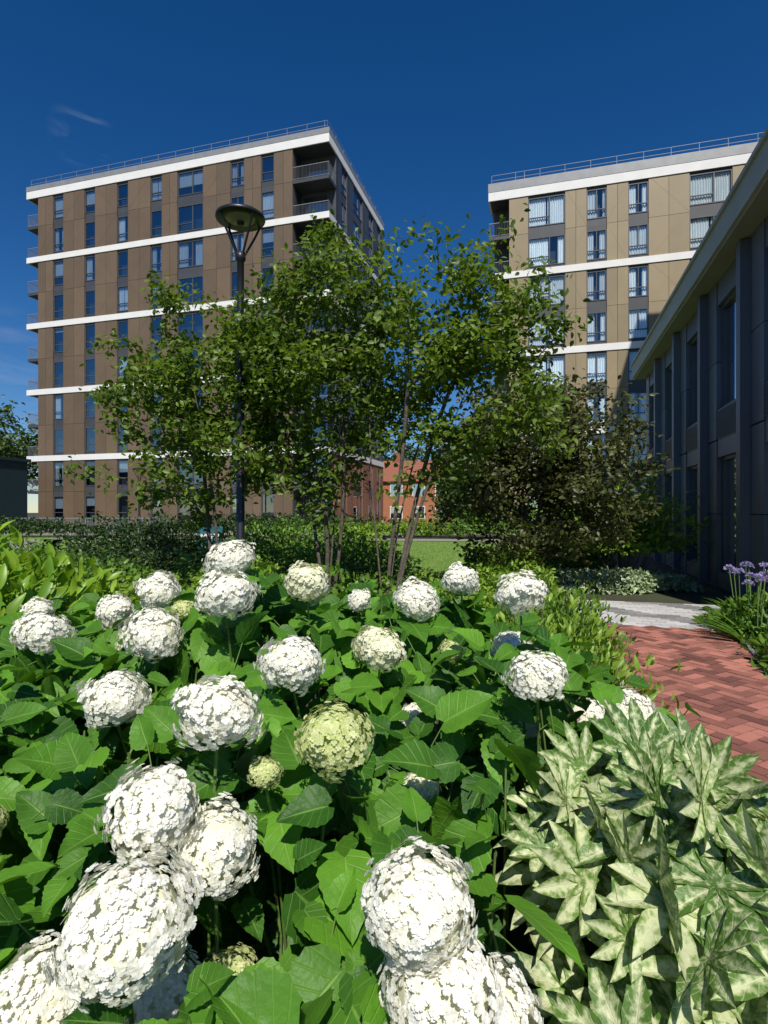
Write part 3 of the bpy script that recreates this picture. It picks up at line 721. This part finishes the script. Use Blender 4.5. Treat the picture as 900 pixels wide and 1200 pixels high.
def hyd_leaves(n, T, lo, hi, layer, nm, upright=0.):
    x = rng.uniform(-2.7, 1.15, n); y = rng.uniform(.62, 3.35, n)
    k = ~((x > .22*y) & (y < 2.05)); x = x[k]; y = y[k]
    cz = canopy(x, y); z = cz-layer(len(x)); n = len(x)
    s = lo+(hi-lo)*rng.random(n)**1.5
    P = np.column_stack([x, y, z]); a = rng.random(n)*2*math.pi
    t = np.column_stack([np.cos(a), np.sin(a)-.3, rng.uniform(-1.1, .1, n)+upright]); t = norm(t)
    nr = np.column_stack([rng.normal(0, .45, n), rng.normal(-.45, .45, n), np.ones(n)])
    mid = P+t*(s*.5)[:, None]; ok = np.ones(n, bool)
    for h, r in zip(HP, HR):
        for q in (P, mid, P+t*s[:, None]):
            dd = q-h; dh = np.hypot(dd[:, 0], dd[:, 1])
            ok &= ~((np.linalg.norm(dd, axis=1) < r*1.02)); ok &= ~((dh < r*1.1) & (dd[:, 2] > -.5*r)); 
            # blossoms carry themselves clear of the leaves on their sunny, open side
            ok &= ~((np.abs(dd[:, 0]) < r*.8) & (dd[:, 1] < 0) & (dd[:, 1] > -1.9*r) & (dd[:, 2] > -.7*r))
    P, t, nr, s = P[ok], t[ok], nr[ok], s[ok]
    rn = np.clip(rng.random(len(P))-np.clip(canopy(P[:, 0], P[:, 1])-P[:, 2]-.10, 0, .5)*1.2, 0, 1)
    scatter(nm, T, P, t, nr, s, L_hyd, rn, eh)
    for i in range(0, len(P), 3):
        p = Vector(P[i]); sb.tube(p, p-Vector(t[i])*.05-Vector((0, 0, .05)), .0018, .0024, 4)
    return P
hyd_leaves(2300, T_hyd, .09, .20, lambda n: .01+rng.exponential(.17, n), 'foliage_drooping')
hyd_leaves(1100, T_hyd2, .08, .18, lambda n: -.07+rng.exponential(.10, n), 'foliage_upright', .7)
hyd_leaves(1100, T_hyd, .11, .19, lambda n: .25+rng.random(n)*.5, 'foliage_lower')
for i in range(260):
    X = random.uniform(-2.4, .9); D = random.uniform(.9, 3.2)
    if X > .22*D and D < 2.0: continue
    z = float(canopy(np.array([X]), np.array([D]))[0])-.12; q = Vector((X+random.uniform(-.1, .1), D+random.uniform(-.1, .1), z)); m = Vector((X, D, z*.5))
    sb.tube((X, D, 0), m, .006, .005, 6); sb.tube(m, q, .005, .0035, 6)
sb.build('stems', M['stem'], eh, True)

# ------------------------------------------------------------------ fatsia (variegated)
ef = empty('variegated_fatsia_shrub'); fb = MB(); cx, cy = .84, 1.62
def fatsia_layer(n, T, zoff, up, nm, smin, smax, rmax, tilt):
    P = []; Tt = []; Nn = []; S = []; tries = 0
    while len(P) < n and tries < n*30:
        tries += 1
        a = random.random()*2*math.pi; rr = random.random()**.5*rmax
        x_ = cx+math.cos(a)*rr*.60; y_ = cy+math.sin(a)*rr*.60
        z_ = .84-.46*rr**2+zoff-random.random()**1.6*(.34 if up < .3 else .10)
        if x_ < .24*y_+.08: continue
        if any((x_-q[0])**2+(y_-q[1])**2+(z_-q[2])**2 < .0062 for q in P): continue   # leaves space themselves out for light
        ox, oy = math.cos(a)*rr, math.sin(a)*rr; a2 = a+random.gauss(0, .7)
        P.append((x_, y_, z_)); Tt.append((math.cos(a2), math.sin(a2)-.2, -.1-.3*rr+random.gauss(0, .2)+up))
        Nn.append((ox*.5+random.gauss(0, tilt), oy*.5-.45-up*.4+random.gauss(0, tilt), .9)); S.append(random.uniform(smin, smax))
        fb.tube((cx+(x_-cx)*.3, cy+(y_-cy)*.3, z_*.35), (x_, y_, z_), .0055, .0035, 5)
    scatter(nm, T, P, Tt, Nn, S, L_fatsia, parent=ef, smooth=True)
fatsia_layer(115, T_palm, 0, 0, 'foliage', .165, .235, 1.0, .25)
fatsia_layer(40, T_palm2, .05, 1.0, 'young_foliage', .13, .20, .9, .3)
for k in range(9):
    a = k*.7; fb.tube((cx+.1*math.cos(a), cy+.1*math.sin(a), 0), (cx+.2*math.cos(a), cy+.2*math.sin(a), .5), .014, .01, 6)
fb.build('stems', M['stem'], ef, True)

# bark mulch
n = 5000
P = np.column_stack([rng.uniform(-3, 3, n), rng.uniform(.3, 9, n), rng.uniform(.0, .02, n)])
gx = P[:, 0]*CA-P[:, 1]*SA; P = P[gx < .60]; n = len(P)
M['chip'] = pmat('bark_chip', (.10, .065, .04), None, 5, .95, rv=.5)
scatter('bark_mulch', T_small, P, rdir(n)*np.array([1, 1, .2]), rdir(n)*.4+np.array([0, 0, 1]), rng.uniform(.02, .05, n), M['chip'])

# ------------------------------------------------------------------ light, sky, camera
EL = math.radians(50)
S = Vector((.05*math.cos(EL), -.9987*math.cos(EL), math.sin(EL)))
sl = bpy.data.lights.new('sun', 'SUN'); sl.energy = 5.0; sl.angle = math.radians(.53); sl.color = (1, .95, .87)
so = bpy.data.objects.new('sun', sl); so.rotation_euler = S.to_track_quat('Z', 'Y').to_euler(); so.location = (5, -20, 30); link(so)
w = bpy.data.worlds.new('World'); scene.world = w; w.use_nodes = True; N = w.node_tree.nodes; L = w.node_tree.links; N.clear()
out = N.new('ShaderNodeOutputWorld'); bg = N.new('ShaderNodeBackground'); sk = N.new('ShaderNodeTexSky'); sk.sky_type = 'NISHITA'
sk.sun_disc = False; sk.sun_elevation = EL; sk.sun_rotation = math.atan2(S.x, S.y)
sk.altitude = 1200; sk.air_density = 1.0; sk.dust_density = .1; sk.ozone_density = 4
hs = N.new('ShaderNodeHueSaturation'); hs.inputs['Saturation'].default_value = 1.32; hs.inputs['Value'].default_value = 1.0; hs.inputs['Hue'].default_value = .506
L.new(sk.outputs[0], hs.inputs['Color'])
# faint cirrus wisps
tc = N.new('ShaderNodeTexCoord'); mp = N.new('ShaderNodeMapping'); mp.inputs['Scale'].default_value = (5, 5, 20); mp.inputs['Rotation'].default_value = (0, .6, 0)
L.new(tc.outputs['Generated'], mp.inputs[0]); nz = N.new('ShaderNodeTexNoise'); nz.inputs['Scale'].default_value = 2.6; nz.inputs['Detail'].default_value = 9; nz.inputs['Distortion'].default_value = .6
L.new(mp.outputs[0], nz.inputs['Vector'])
tot = None
for (dx, dy, dz, c0) in ((-.535, 1, .665, .9990), (-.68, 1, .24, .994)):
    v = Vector((dx, dy, dz)).normalized(); dp = N.new('ShaderNodeVectorMath'); dp.operation = 'DOT_PRODUCT'; L.new(tc.outputs['Generated'], dp.inputs[0]); dp.inputs[1].default_value = v
    r = N.new('ShaderNodeMapRange'); r.interpolation_type = 'SMOOTHSTEP'; r.inputs[1].default_value = c0; r.inputs[2].default_value = 1.0; L.new(dp.outputs['Value'], r.inputs[0])
    tot = r.outputs[0] if tot is None else math_node(N, L, 'ADD', tot, r.outputs[0])
r = N.new('ShaderNodeMapRange'); r.inputs[1].default_value = .46; r.inputs[2].default_value = .8; L.new(nz.outputs[0], r.inputs[0])
f = math_node(N, L, 'MULTIPLY', math_node(N, L, 'MULTIPLY', tot, r.outputs[0]), .3)
mx = N.new('ShaderNodeMix'); mx.data_type = 'RGBA'; L.new(f, mx.inputs[0]); L.new(hs.outputs[0], mx.inputs[6]); mx.inputs[7].default_value = (4, 5, 6.5, 1)
L.new(mx.outputs[2], bg.inputs[0]); bg.inputs[1].default_value = .088; L.new(bg.outputs[0], out.inputs[0])
cam = bpy.data.cameras.new('camera'); cam.sensor_fit = 'HORIZONTAL'; cam.sensor_width = 24; cam.lens = 17.68; cam.clip_start = .05; cam.clip_end = 3000
co = bpy.data.objects.new('camera', cam); co.location = (0, 0, 1.6); co.rotation_euler = (math.pi/2, 0, 0); link(co); scene.camera = co
scene.view_settings.view_transform = 'Standard'; scene.view_settings.look = 'None'; scene.view_settings.exposure = 0
